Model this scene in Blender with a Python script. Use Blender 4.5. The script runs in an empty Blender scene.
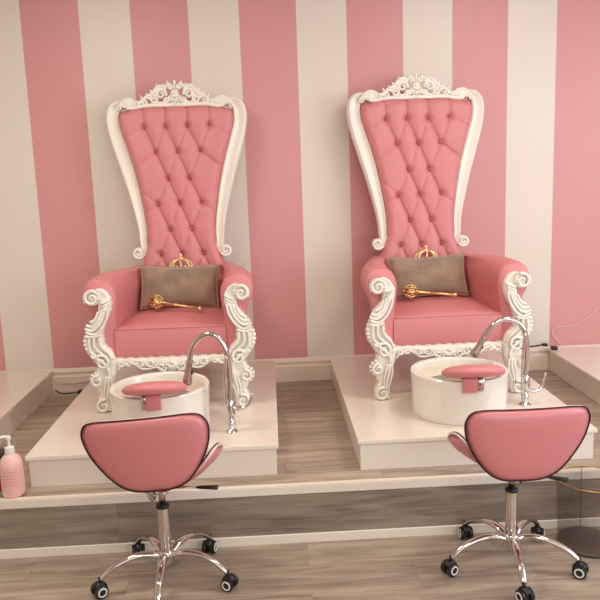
import bpy, bmesh, math, random
from mathutils import Vector, Matrix
random.seed(7)
PI = math.pi
sc = bpy.context.scene
COL = sc.collection

# ------------------------------------------------------------------ materials
def lin(c):
    return tuple((x/12.92 if x <= .04045 else ((x+.055)/1.055)**2.4) for x in [v/255 for v in c]) + (1,)

def mat(name, rgb, rough=.5, metal=0, **kw):
    m = bpy.data.materials.new(name); m.use_nodes = True
    nt = m.node_tree; b = nt.nodes['Principled BSDF']
    b.inputs['Base Color'].default_value = lin(rgb)
    b.inputs['Roughness'].default_value = rough
    b.inputs['Metallic'].default_value = metal
    for k, v in kw.items():
        b.inputs[k.replace('_', ' ')].default_value = v
    return m

def noise_bump(m, scale, strength, dist=.002, detail=4, stretch=None):
    nt = m.node_tree; b = nt.nodes['Principled BSDF']
    tc = nt.nodes.new('ShaderNodeTexCoord'); n = nt.nodes.new('ShaderNodeTexNoise')
    mp = nt.nodes.new('ShaderNodeMapping')
    if stretch: mp.inputs['Scale'].default_value = stretch
    nt.links.new(tc.outputs['Object'], mp.inputs['Vector']); nt.links.new(mp.outputs[0], n.inputs['Vector'])
    n.inputs['Scale'].default_value = scale; n.inputs['Detail'].default_value = detail
    bp = nt.nodes.new('ShaderNodeBump'); bp.inputs['Strength'].default_value = strength; bp.inputs['Distance'].default_value = dist
    nt.links.new(n.outputs['Fac'], bp.inputs['Height']); nt.links.new(bp.outputs[0], b.inputs['Normal'])
    return n

def noise_color(m, scale, c1, c2, stretch=(1, 1, 1), detail=5, lo=.35, hi=.65):
    nt = m.node_tree; b = nt.nodes['Principled BSDF']
    tc = nt.nodes.new('ShaderNodeTexCoord'); n = nt.nodes.new('ShaderNodeTexNoise')
    mp = nt.nodes.new('ShaderNodeMapping'); mp.inputs['Scale'].default_value = stretch
    nt.links.new(tc.outputs['Object'], mp.inputs['Vector']); nt.links.new(mp.outputs[0], n.inputs['Vector'])
    n.inputs['Scale'].default_value = scale; n.inputs['Detail'].default_value = detail
    r = nt.nodes.new('ShaderNodeValToRGB')
    r.color_ramp.elements[0].color = lin(c1); r.color_ramp.elements[0].position = lo
    r.color_ramp.elements[1].color = lin(c2); r.color_ramp.elements[1].position = hi
    nt.links.new(n.outputs['Fac'], r.inputs['Fac']); nt.links.new(r.outputs[0], b.inputs['Base Color'])

M = {}
M['leather'] = mat('pink_leather', (218, 136, 138), .42, Specular_IOR_Level=.45)
noise_bump(M['leather'], 160, .25, .001)
M['stool_leather'] = mat('stool_pink_leather', (214, 126, 130), .4, Specular_IOR_Level=.9)
noise_bump(M['stool_leather'], 220, .2, .0008)
M['button'] = mat('button_leather', (176, 88, 90), .18)
M['carved'] = mat('white_lacquer', (246, 238, 226), .27, Coat_Weight=.3, Coat_Roughness=.15)
noise_bump(M['carved'], 60, .3, .002)
M['nail'] = mat('nail_metal', (205, 150, 140), .3, .8)
M['laminate'] = mat('white_laminate', (240, 228, 215), .22, Coat_Weight=.3, Coat_Roughness=.1)
M['laminate_side'] = mat('white_laminate_side', (236, 224, 211), .35)
M['tub'] = mat('white_acrylic', (247, 240, 228), .18, Coat_Weight=.5, Coat_Roughness=.08)
M['tub_inner'] = mat('cream_acrylic', (238, 224, 200), .2, Coat_Weight=.4)
M['chrome'] = mat('chrome', (214, 207, 202), .09, 1)
M['brushed'] = mat('brushed_steel', (190, 176, 168), .25, 1)
M['black'] = mat('black_plastic', (26, 22, 22), .35)
M['piping'] = mat('dark_piping', (52, 18, 26), .4)
M['white_piping'] = mat('white_piping', (226, 204, 196), .35)
M['wheel'] = mat('white_wheel_ring', (225, 220, 216), .4)
M['gold'] = mat('gold', (232, 202, 150), .36, 1)
noise_bump(M['gold'], 90, .6, .003)
M['taupe'] = mat('taupe_velvet', (152, 118, 92), .8, Sheen_Weight=.5, Sheen_Roughness=.4)
noise_color(M['taupe'], 9, (140, 117, 102), (166, 140, 116), (1, 1, 1.6))
noise_bump(M['taupe'], 120, .5, .002)
M['taupe_piping'] = mat('taupe_piping', (178, 138, 108), .7)
M['strip'] = mat('white_edge_strip', (240, 228, 214), .3)
M['base'] = mat('baseboard_paint', (238, 218, 200), .4)
M['ceil'] = mat('ceiling_paint', (238, 230, 222), .8)
M['side'] = mat('side_wall_paint', (240, 234, 226), .7)
M['bottle'] = mat('pink_soap', (248, 196, 188), .3, Subsurface_Weight=.2, Subsurface_Radius=(.02, .01, .01))
M['bottle_text'] = mat('bottle_print', (226, 132, 134), .5)
M['pump'] = mat('white_pump', (246, 236, 226), .35)
M['red'] = mat('red_bottle', (196, 40, 40), .3)
M['cord_white'] = mat('white_cord', (236, 208, 200), .5)
M['smoke_base'] = mat('dark_grey_base', (88, 72, 66), .45)
M['rim_gold'] = mat('brass_rim', (205, 160, 92), .3, 1)

def smoke_mat():
    m = bpy.data.materials.new('smoked_clear_plastic'); m.use_nodes = True
    nt = m.node_tree; nt.nodes.clear()
    out = nt.nodes.new('ShaderNodeOutputMaterial'); mix = nt.nodes.new('ShaderNodeMixShader')
    t = nt.nodes.new('ShaderNodeBsdfTransparent'); g = nt.nodes.new('ShaderNodeBsdfPrincipled')
    t.inputs[0].default_value = (.92, .91, .905, 1)
    g.inputs['Base Color'].default_value = lin((120, 104, 98)); g.inputs['Roughness'].default_value = .12
    mix.inputs[0].default_value = .07
    nt.links.new(t.outputs[0], mix.inputs[1]); nt.links.new(g.outputs[0], mix.inputs[2]); nt.links.new(mix.outputs[0], out.inputs[0])
    return m
M['smoke'] = smoke_mat()

def wall_mat():
    m = bpy.data.materials.new('striped_wall_paint'); m.use_nodes = True
    nt = m.node_tree; b = nt.nodes['Principled BSDF']; L = nt.links.new; N = nt.nodes.new
    geo = N('ShaderNodeNewGeometry'); sep = N('ShaderNodeSeparateXYZ'); L(geo.outputs['Position'], sep.inputs[0])
    def mth(op, a, bb):
        n = N('ShaderNodeMath'); n.operation = op
        for i, v in enumerate((a, bb)):
            if v is None: continue
            if isinstance(v, (int, float)): n.inputs[i].default_value = v
            else: L(v, n.inputs[i])
        return n.outputs[0]
    p, w, x0 = .6817, .3621, -1.5031
    f = mth('FRACT', mth('DIVIDE', mth('ADD', sep.outputs['X'], -x0 + 20*p), p), None)
    isp = mth('LESS_THAN', f, w/p)
    # soft hand-rolled paint variation
    nz = N('ShaderNodeTexNoise'); nz.inputs['Scale'].default_value = 1.6; nz.inputs['Detail'].default_value = 3
    L(geo.outputs['Position'], nz.inputs['Vector'])
    def mixc(fac, c1, c2):
        n = N('ShaderNodeMix'); n.data_type = 'RGBA'; L(fac, n.inputs[0])
        for k, c in ((6, c1), (7, c2)):
            if isinstance(c, tuple): n.inputs[k].default_value = c
            else: L(c, n.inputs[k])
        return n.outputs[2]
    cream = mixc(nz.outputs['Fac'], lin((230, 216, 203)), lin((236, 224, 212)))
    pink = mixc(nz.outputs['Fac'], lin((216, 148, 148)), lin((222, 157, 156)))
    L(mixc(isp, cream, pink), b.inputs['Base Color'])
    b.inputs['Roughness'].default_value = .4
    n2 = N('ShaderNodeTexNoise'); n2.inputs['Scale'].default_value = 90; n2.inputs['Detail'].default_value = 3
    L(geo.outputs['Position'], n2.inputs['Vector'])
    bp = N('ShaderNodeBump'); bp.inputs['Strength'].default_value = .12; bp.inputs['Distance'].default_value = .002
    L(n2.outputs['Fac'], bp.inputs['Height']); L(bp.outputs[0], b.inputs['Normal'])
    return m
M['wall'] = wall_mat()

def floor_mat(name, vertical=False, tint=1.0, off=0.0):
    m = bpy.data.materials.new(name); m.use_nodes = True
    nt = m.node_tree; b = nt.nodes['Principled BSDF']; L = nt.links.new; N = nt.nodes.new
    geo = N('ShaderNodeNewGeometry'); mp = N('ShaderNodeMapping'); mp.vector_type = 'POINT'
    L(geo.outputs['Position'], mp.inputs['Vector'])
    if vertical: mp.inputs['Rotation'].default_value = (PI/2, 0, 0)
    mp.inputs['Location'].default_value = (3.1+off, .07+off*.3, 0) if not vertical else (2.26, .45, 0)
    br = N('ShaderNodeTexBrick'); L(mp.outputs[0], br.inputs['Vector'])
    br.offset = .37; br.inputs['Scale'].default_value = 1
    br.inputs['Brick Width'].default_value = 1.22 if not vertical else 2.4; br.inputs['Row Height'].default_value = .185 if not vertical else .9
    br.inputs['Mortar Size'].default_value = .0016; br.inputs['Mortar Smooth'].default_value = .3
    br.inputs['Color1'].default_value = (0, 0, 0, 1); br.inputs['Color2'].default_value = (1, 1, 1, 1); br.inputs['Mortar'].default_value = (.5, .5, .5, 1)
    # per plank offset of the grain
    sx = N('ShaderNodeVectorMath'); sx.operation = 'MULTIPLY_ADD'
    L(br.outputs['Color'], sx.inputs[0]); sx.inputs[1].default_value = (7, 3, 5); L(mp.outputs[0], sx.inputs[2])
    st = N('ShaderNodeMapping'); st.inputs['Scale'].default_value = (1.2, 11, 1); L(sx.outputs[0], st.inputs['Vector'])
    n1 = N('ShaderNodeTexNoise'); n1.inputs['Scale'].default_value = 1.6; n1.inputs['Detail'].default_value = 7; n1.inputs['Roughness'].default_value = .6
    n1.inputs['Distortion'].default_value = .6
    L(st.outputs[0], n1.inputs['Vector'])
    st2 = N('ShaderNodeMapping'); st2.inputs['Scale'].default_value = (3, 90, 1); L(sx.outputs[0], st2.inputs['Vector'])
    n2 = N('ShaderNodeTexNoise'); n2.inputs['Scale'].default_value = 1.5; n2.inputs['Detail'].default_value = 4; L(st2.outputs[0], n2.inputs['Vector'])
    r = N('ShaderNodeValToRGB'); e = r.color_ramp.elements
    e[0].position = .3; e[0].color = lin((138*tint, 121*tint, 107*tint)); e[1].position = .72; e[1].color = lin((206*tint, 188*tint, 168*tint))
    c = e.new(.5); c.color = lin((179*tint, 160*tint, 141*tint))
    L(n1.outputs['Fac'], r.inputs['Fac'])
    def mixn(mode, fac, a, c2):
        n = N('ShaderNodeMix'); n.data_type = 'RGBA'; n.blend_type = mode; n.inputs[0].default_value = fac
        for k, c in ((6, a), (7, c2)):
            if isinstance(c, tuple): n.inputs[k].default_value = c
            else: L(c, n.inputs[k])
        return n.outputs[2]
    r2 = N('ShaderNodeValToRGB'); r2.color_ramp.elements[0].color = (.72, .72, .72, 1); r2.color_ramp.elements[1].color = (1.1, 1.1, 1.1, 1)
    r2.color_ramp.elements[0].position = .35; r2.color_ramp.elements[1].position = .65
    L(n2.outputs['Fac'], r2.inputs['Fac'])
    col = mixn('MULTIPLY', .55, r.outputs[0], r2.outputs[0])
    r3 = N('ShaderNodeValToRGB'); r3.color_ramp.elements[0].color = (.84, .83, .83, 1); r3.color_ramp.elements[1].color = (1.05, 1.05, 1.05, 1)
    L(br.outputs['Color'], r3.inputs['Fac'])
    col = mixn('MULTIPLY', 1, col, r3.outputs[0])
    mm = N('ShaderNodeMix'); mm.data_type = 'RGBA'; L(br.outputs['Fac'], mm.inputs[0]); L(col, mm.inputs[6]); mm.inputs[7].default_value = lin((146*tint, 126*tint, 110*tint))
    L(mm.outputs[2], b.inputs['Base Color'])
    b.inputs['Roughness'].default_value = .42
    bp = N('ShaderNodeBump'); bp.inputs['Strength'].default_value = .15; bp.inputs['Distance'].default_value = .002
    L(n2.outputs['Fac'], bp.inputs['Height']); L(bp.outputs[0], b.inputs['Normal'])
    return m
M['floor'] = floor_mat('oak_laminate_floor')
M['floor_up'] = floor_mat('oak_laminate_podium', off=1.3)
M['riser'] = floor_mat('oak_laminate_riser', True, .9, .55)

# ------------------------------------------------------------------ helpers
def link(name, bm, material, parent=None, smooth=True, mods=(), loc=None):
    bmesh.ops.recalc_face_normals(bm, faces=bm.faces)
    me = bpy.data.meshes.new(name); bm.to_mesh(me); bm.free()
    ms = material if isinstance(material, (list, tuple)) else [material]
    for m in ms: me.materials.append(m)
    if smooth:
        for p in me.polygons: p.use_smooth = True
    o = bpy.data.objects.new(name, me); COL.objects.link(o)
    if parent: o.parent = parent
    if loc: o.location = loc
    return o

def autosmooth(o, ang=35):
    me = o.data
    a = math.radians(ang)
    bm = bmesh.new(); bm.from_mesh(me)
    for e in bm.edges:
        e.smooth = not (len(e.link_faces) == 2 and e.calc_face_angle(0) > a)
    bm.to_mesh(me); bm.free()
    return o

def thing(name, label, cat, loc=(0, 0, 0), rz=0, group=None):
    o = bpy.data.objects.new(name, None); COL.objects.link(o)
    o.location = loc; o.rotation_euler = (0, 0, rz); o.empty_display_size = .1
    return tag(o, label, cat, group)

def tag(o, label, cat, group=None):
    o['label'] = label; o['category'] = cat
    if group: o['group'] = group
    return o

def struct(o): o['kind'] = 'structure'; return o

def copy_tree(o, parent=None):
    c = o.copy(); COL.objects.link(c); c.parent = parent
    for ch in list(o.children): copy_tree(ch, c)
    return c

def box(bm, x0, x1, y0, y1, z0, z1, bev=0, seg=2):
    r = bmesh.ops.create_cube(bm, size=1)
    vs = r['verts']
    bmesh.ops.scale(bm, verts=vs, vec=(x1-x0, y1-y0, z1-z0))
    bmesh.ops.translate(bm, verts=vs, vec=((x0+x1)/2, (y0+y1)/2, (z0+z1)/2))
    if bev:
        es = list({e for v in vs for e in v.link_edges})
        bmesh.ops.bevel(bm, geom=es, offset=bev, segments=seg, affect='EDGES', profile=.5)
    return vs

def tube(bm, pts, rad, n=10, cap=True, closed=False, flat=None):
    """sweep a circle (or an ellipse, flat=(a,b)) along pts; rad number or list"""
    P = [Vector(p) for p in pts]; k = len(P)
    R = rad if isinstance(rad, (list, tuple)) else [rad]*k
    T = []
    for i in range(k):
        a = P[(i-1) % k] if (closed or i > 0) else P[i]; b = P[(i+1) % k] if (closed or i < k-1) else P[i]
        d = b-a; T.append(d.normalized() if d.length > 1e-9 else Vector((0, 0, 1)))
    up = Vector((0, 1, 0)) if abs(T[0].y) < .9 else Vector((1, 0, 0))
    N0 = (up - T[0]*up.dot(T[0])).normalized()
    rings = []
    for i in range(k):
        if i: N0 = (N0 - T[i]*N0.dot(T[i])).normalized()
        B = T[i].cross(N0)
        fa, fb = flat if flat else (1, 1)
        rings.append([bm.verts.new(P[i] + (N0*math.cos(2*PI*j/n)*fa + B*math.sin(2*PI*j/n)*fb)*R[i]) for j in range(n)])
    m = k if closed else k-1
    for i in range(m):
        a, b = rings[i], rings[(i+1) % k]
        for j in range(n):
            bm.faces.new((a[j], a[(j+1) % n], b[(j+1) % n], b[j]))
    if cap and not closed:
        bm.faces.new(rings[0]); bm.faces.new(rings[-1])

def lathe(bm, prof, n=32, c=(0, 0, 0), sx=1, sy=1):
    rings = []
    for r, z in prof:
        if r < 1e-6: rings.append([bm.verts.new((c[0], c[1], c[2]+z))])
        else: rings.append([bm.verts.new((c[0]+r*sx*math.cos(2*PI*j/n), c[1]+r*sy*math.sin(2*PI*j/n), c[2]+z)) for j in range(n)])
    for a, b in zip(rings, rings[1:]):
        if len(a) == 1 and len(b) == 1: continue
        for j in range(n):
            if len(a) == 1: bm.faces.new((a[0], b[j], b[(j+1) % n]))
            elif len(b) == 1: bm.faces.new((a[j], a[(j+1) % n], b[0]))
            else: bm.faces.new((a[j], a[(j+1) % n], b[(j+1) % n], b[j]))

def blob(bm, c, s, seg=12, rot=None):
    r = bmesh.ops.create_uvsphere(bm, u_segments=seg, v_segments=max(6, seg//2+1), radius=1)
    mt = Matrix.Translation(c) @ (rot if rot else Matrix.Identity(4)) @ Matrix.Diagonal((s[0], s[1], s[2], 1))
    bmesh.ops.transform(bm, matrix=mt, verts=r['verts'])

def catmull(pts, k=6, closed=False):
    n = len(pts); out = []
    P = [tuple(map(float, p)) for p in pts]
    rng = range(n) if closed else range(n-1)
    for i in rng:
        p0 = P[(i-1) % n] if (closed or i > 0) else P[i]; p1 = P[i]
        p2 = P[(i+1) % n]; p3 = P[(i+2) % n] if (closed or i < n-2) else P[i+1]
        for j in range(k):
            t = j/k
            out.append(tuple(.5*((2*b)+(-a+c)*t+(2*a-5*b+4*c-d)*t*t+(-a+3*b-3*c+d)*t**3) for a, b, c, d in zip(p0, p1, p2, p3)))
    if not closed: out.append(P[-1])
    return out

def interp(x, tab):
    if x <= tab[0][0]: return tab[0][1]
    for (a, va), (b, vb) in zip(tab, tab[1:]):
        if x <= b: return va+(vb-va)*(x-a)/(b-a)
    return tab[-1][1]

def spiral(cx, cz, r0, r1, a0, a1, n=20, y=0):
    """x-z plane spiral from radius r0 at angle a0 (deg) to r1 at a1"""
    out = []
    for i in range(n+1):
        t = i/n; a = math.radians(a0+(a1-a0)*t); r = r0+(r1-r0)*t
        out.append((cx+r*math.cos(a), y, cz+r*math.sin(a)))
    return out

# ------------------------------------------------------------------ setting
YS, HS = -1.715, -.274
bm = bmesh.new(); box(bm, -3.6, 4.4, 0, .12, HS, 2.8); struct(link('wall_back', bm, M['wall'], smooth=False))
bm = bmesh.new(); box(bm, -3.72, -3.6, -7.5, .12, HS, 2.8); struct(link('wall_left', bm, M['side'], smooth=False))
bm = bmesh.new(); box(bm, 4.4, 4.52, -7.5, .12, HS, 2.8); struct(link('wall_right', bm, M['side'], smooth=False))
bm = bmesh.new()
box(bm, -3.6, 4.4, -7.62, -7.5, HS, .2); box(bm, -3.6, 4.4, -7.62, -7.5, 2.3, 2.8)
for x in (-3.6, -1.3, 1.7, 4.1): box(bm, x, x+.3, -7.62, -7.5, .2, 2.3)
struct(link('wall_front', bm, M['side'], smooth=False))
bm = bmesh.new(); box(bm, -3.72, 4.52, -7.62, .12, 2.8, 2.9); struct(link('ceiling', bm, M['ceil'], smooth=False))
bm = bmesh.new(); box(bm, -3.6, 4.4, -7.5, YS+.01, HS-.1, HS); struct(link('floor', bm, M['floor'], smooth=False))
bm = bmesh.new(); box(bm, -3.6, 4.4, YS+.012, 0, HS-.1, 0)
o = struct(link('floor_podium', bm, M['floor_up'], smooth=False))
bm = bmesh.new(); box(bm, -3.6, 4.4, YS+.002, YS+.012, HS, -.004)
struct(link('wall_riser', bm, M['riser'], smooth=False))
# edge strip on the podium nosing: an L of tread lip and face
bm = bmesh.new(); box(bm, -3.6, 4.4, YS-.004, YS+.034, -.001, .004, .0015, 1); box(bm, -3.6, 4.4, YS-.006, YS+.002, -.034, .004, .0015, 1)
struct(link('trim_1', bm, M['strip'], smooth=False))
bm = bmesh.new(); box(bm, -3.6, 4.4, YS-.008, YS+.002, HS, HS+.044, .002, 1)
struct(link('baseboard_front', bm, M['strip'], smooth=False))
# moulded baseboard against the striped wall
bm = bmesh.new()
prof = [(0, 0), (-.016, 0), (-.016, .105), (-.011, .115), (-.011, .128), (-.016, .134), (-.016, .142), (-.008, .158), (0, .164)]
a = [bm.verts.new((-3.6, y, z)) for y, z in prof]; b = [bm.verts.new((4.4, y, z)) for y, z in prof]
for i in range(len(prof)-1): bm.faces.new((a[i], a[i+1], b[i+1], b[i]))
bm.faces.new(a); bm.faces.new(b)
struct(link('baseboard_back', bm, M['base'], smooth=False))

# ------------------------------------------------------------------ platforms
PH = .1557
def platform(x0, x1, label):
    t = thing('platform', label, 'platform', ((x0+x1)/2, -.80, 0), 0, 'white platforms under the pedicure thrones')
    w = (x1-x0)/2
    bm = bmesh.new(); box(bm, -w+.012, w-.012, -.773, .78, 0, PH-.021, .002, 1); link('body', bm, M['laminate_side'], t, smooth=False)
    bm = bmesh.new(); box(bm, -w, w, -.785, .78, PH-.021, PH, .003, 2); link('top', bm, M['laminate'], t, smooth=False)
platform(-1.182, -.003, 'low white platform under the left throne, in front of the wall')
platform(.372, 1.524, 'low white platform under the right throne, in front of the wall')
platform(-2.69, -1.508, 'low bare white platform cut off at the left edge of the photo')
platform(1.887, 3.06, 'low bare white platform cut off at the right edge of the photo')

# ------------------------------------------------------------------ throne (local: origin on the platform between the front feet, +y towards the wall)
def yback(z): return .665 + (z-.45)*.115

INNER = [(.40, .262), (.60, .270), (.70, .262), (.78, .238), (.84, .217), (.95, .216), (1.09, .234), (1.25, .263), (1.40, .301), (1.54, .344), (1.60, .358), (1.64, .360), (1.67, .348)]
def inner_w(z): return interp(z, INNER)

B_ROWS = [(1.57, (-.202, -.068, .066, .202)), (1.415, (-.135, 0, .142)), (1.25, (-.066, .066)), (1.095, (-.138, 0, .138)), (.935, (-.068, .068)), (.782, (-.132, 0, .132))]
BTN = [(x, z) for z, xs in B_ROWS for x in xs]
SEG = []
for (za, xa), (zb, xb) in zip(B_ROWS, B_ROWS[1:]):
    for p in xa:
        for q in xb:
            if abs(p-q) < .1: SEG.append(((p, za), (q, zb), 1.0 if q > p else .55))
for x in B_ROWS[0][1]: SEG.append(((x, 1.57), (x*1.02, 1.70), .8))
SEG += [((.142, 1.415), (.262, 1.32), .8), ((-.135, 1.415), (-.262, 1.32), .4), ((.138, 1.095), (.235, 1.03), .5), ((-.138, 1.095), (-.235, 1.03), .5),
        ((.138, 1.095), (.255, 1.2), .3), ((-.138, 1.095), (-.255, 1.2), .3), ((.202, 1.57), (.34, 1.50), .3), ((-.202, 1.57), (-.34, 1.50), .3)]
for x in (-.132, 0, .132):
    SEG += [((x, .782), (x-.07, .63), .7), ((x, .782), (x+.07, .63), .9)]

def dseg(x, z, a, b):
    dx, dz = b[0]-a[0], b[1]-a[1]; L2 = dx*dx+dz*dz
    t = max(0, min(1, ((x-a[0])*dx+(z-a[1])*dz)/L2))
    return math.hypot(x-a[0]-t*dx, z-a[1]-t*dz)

def ztop(x): return 1.702 - .30*x*x - .012*math.sin(min(1, abs(x)/.3)*PI*2)*.5

def back_cushion(parent):
    NU, NV = 96, 240; z0 = .42
    bm = bmesh.new(); F = []
    for j in range(NV+1):
        v = j/NV; row = []
        for i in range(NU+1):
            u = -1+2*i/NU
            # width from nominal height, top edge arched
            zn = z0+(1.68-z0)*v
            w = inner_w(zn)
            x = u*w
            z = z0+(ztop(x)-z0)*v
            ed = min((1-abs(u))*w, (1-v)*1.25)
            e = min(1, ed/.05); h = .066*math.sqrt(max(0, 1-(1-e)**2))
            s = 0
            for a, b, k in SEG:
                if min(a[1], b[1])-.06 < z < max(a[1], b[1])+.06:
                    d = dseg(x, z, a, b)
                    s = max(s, k*(.85*math.exp(-d/.028)+.45*math.exp(-(d/.004)**2)))
            bt = 0
            for q in BTN:
                d2 = (x-q[0])**2+(z-q[1])**2
                if d2 < .02: bt = max(bt, math.exp(-d2/(.021**2)))
            h -= .022*s + .024*bt
            row.append(bm.verts.new((x, yback(z)-h, z)))
        F.append(row)
    for j in range(NV):
        for i in range(NU):
            bm.faces.new((F[j][i], F[j][i+1], F[j+1][i+1], F[j+1][i]))
    # closed rear shell
    loop = [F[0][i] for i in range(NU+1)] + [F[j][NU] for j in range(1, NV+1)] + [F[NV][i] for i in range(NU-1, -1, -1)] + [F[j][0] for j in range(NV-1, 0, -1)]
    back = [bm.verts.new((v.co.x, yback(v.co.z)+.045, v.co.z)) for v in loop]
    n = len(loop)
    for i in range(n): bm.faces.new((loop[i], loop[(i+1) % n], back[(i+1) % n], back[i]))
    bm.faces.new(back)
    o = link('back_cushion', bm, M['leather'], parent)
    return o

def ribbon(bm, path, depth, yf, prof=None):
    """moulding lying in the x-z plane: path of (x,z,halfwidth); front profile along the width"""
    prof = prof or [(-1, 0), (-1, .55), (-.92, .85), (-.74, .95), (-.6, .78), (-.3, .66), (0, .74), (.3, .9), (.62, 1), (.85, .88), (1, .55), (1, 0)]
    rings = []
    k = len(path)
    for i, (x, z, hw) in enumerate(path):
        a = path[max(0, i-1)]; b = path[min(k-1, i+1)]
        tx, tz = b[0]-a[0], b[1]-a[1]; L = math.hypot(tx, tz) or 1
        nx, nz = tz/L, -tx/L
        yc = yf(z)
        rings.append([bm.verts.new((x+nx*hw*o, yc-depth*d, z+nz*hw*o)) for o, d in prof])
    m = len(prof)
    for a, b in zip(rings, rings[1:]):
        for j in range(m-1): bm.faces.new((a[j], a[j+1], b[j+1], b[j]))
        bm.faces.new((a[m-1], a[0], b[0], b[m-1]))
    bm.faces.new(rings[0]); bm.faces.new(rings[-1])

def back_frame(parent):
    bm = bmesh.new()
    IO = [(.86, .214, .264), (.95, .213, .272), (1.09, .231, .302), (1.23, .256, .339), (1.38, .293, .384), (1.50, .330, .419), (1.58, .351, .435)]
    mid = [((a+b)/2, z, (b-a)/2) for z, a, b in IO]
    mid = [(.262, .775, .020), (.243, .800, .022), (.236, .825, .024)] + mid + [(.396, 1.645, .042), (.380, 1.694, .038), (.345, 1.714, .029), (.305, 1.708, .022), (.24, 1.702, .014), (.16, 1.704, .011), (.08, 1.710, .011), (0, 1.712, .011)]
    path = catmull(mid, 7)
    for s in (1, -1):
        pp = [(s*x, z, hw) for x, z, hw in path]
        if s < 0: # keep outer side profile facing out
            pr = [(-o, d) for o, d in [(-1, 0), (-1, .55), (-.92, .85), (-.74, .95), (-.6, .78), (-.3, .66), (0, .74), (.3, .9), (.62, 1), (.85, .88), (1, .55), (1, 0)]]
            ribbon(bm, pp, .052, lambda z: yback(z)+.02, pr)
        else: ribbon(bm, pp, .052, lambda z: yback(z)+.02)
        # lower volute
        yv = yback(.8)-.026
        sp = spiral(.275, .796, .034, .006, 205, 205+560, 34, yv-.008)
        tube(bm, [(s*x, y, z) for x, y, z in sp], [.011-.006*i/34 for i in range(35)], 8)
        lathe_disc = [(0, -.0), (.034, 0), (.034, .030), (.030, .036), (0, .037)]
        r = bmesh.new()
        lathe(r, lathe_disc, 24)
        bmesh.ops.rotate(r, verts=r.verts, cent=(0, 0, 0), matrix=Matrix.Rotation(PI/2, 3, 'X'))
        bmesh.ops.translate(r, verts=r.verts, vec=(s*.275, yv+.035, .796))
        me = bpy.data.meshes.new('tmp'); r.to_mesh(me); r.free(); bm.from_mesh(me); bpy.data.meshes.remove(me)
    return autosmooth(link('back_frame', bm, M['carved'], parent), 50)

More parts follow.
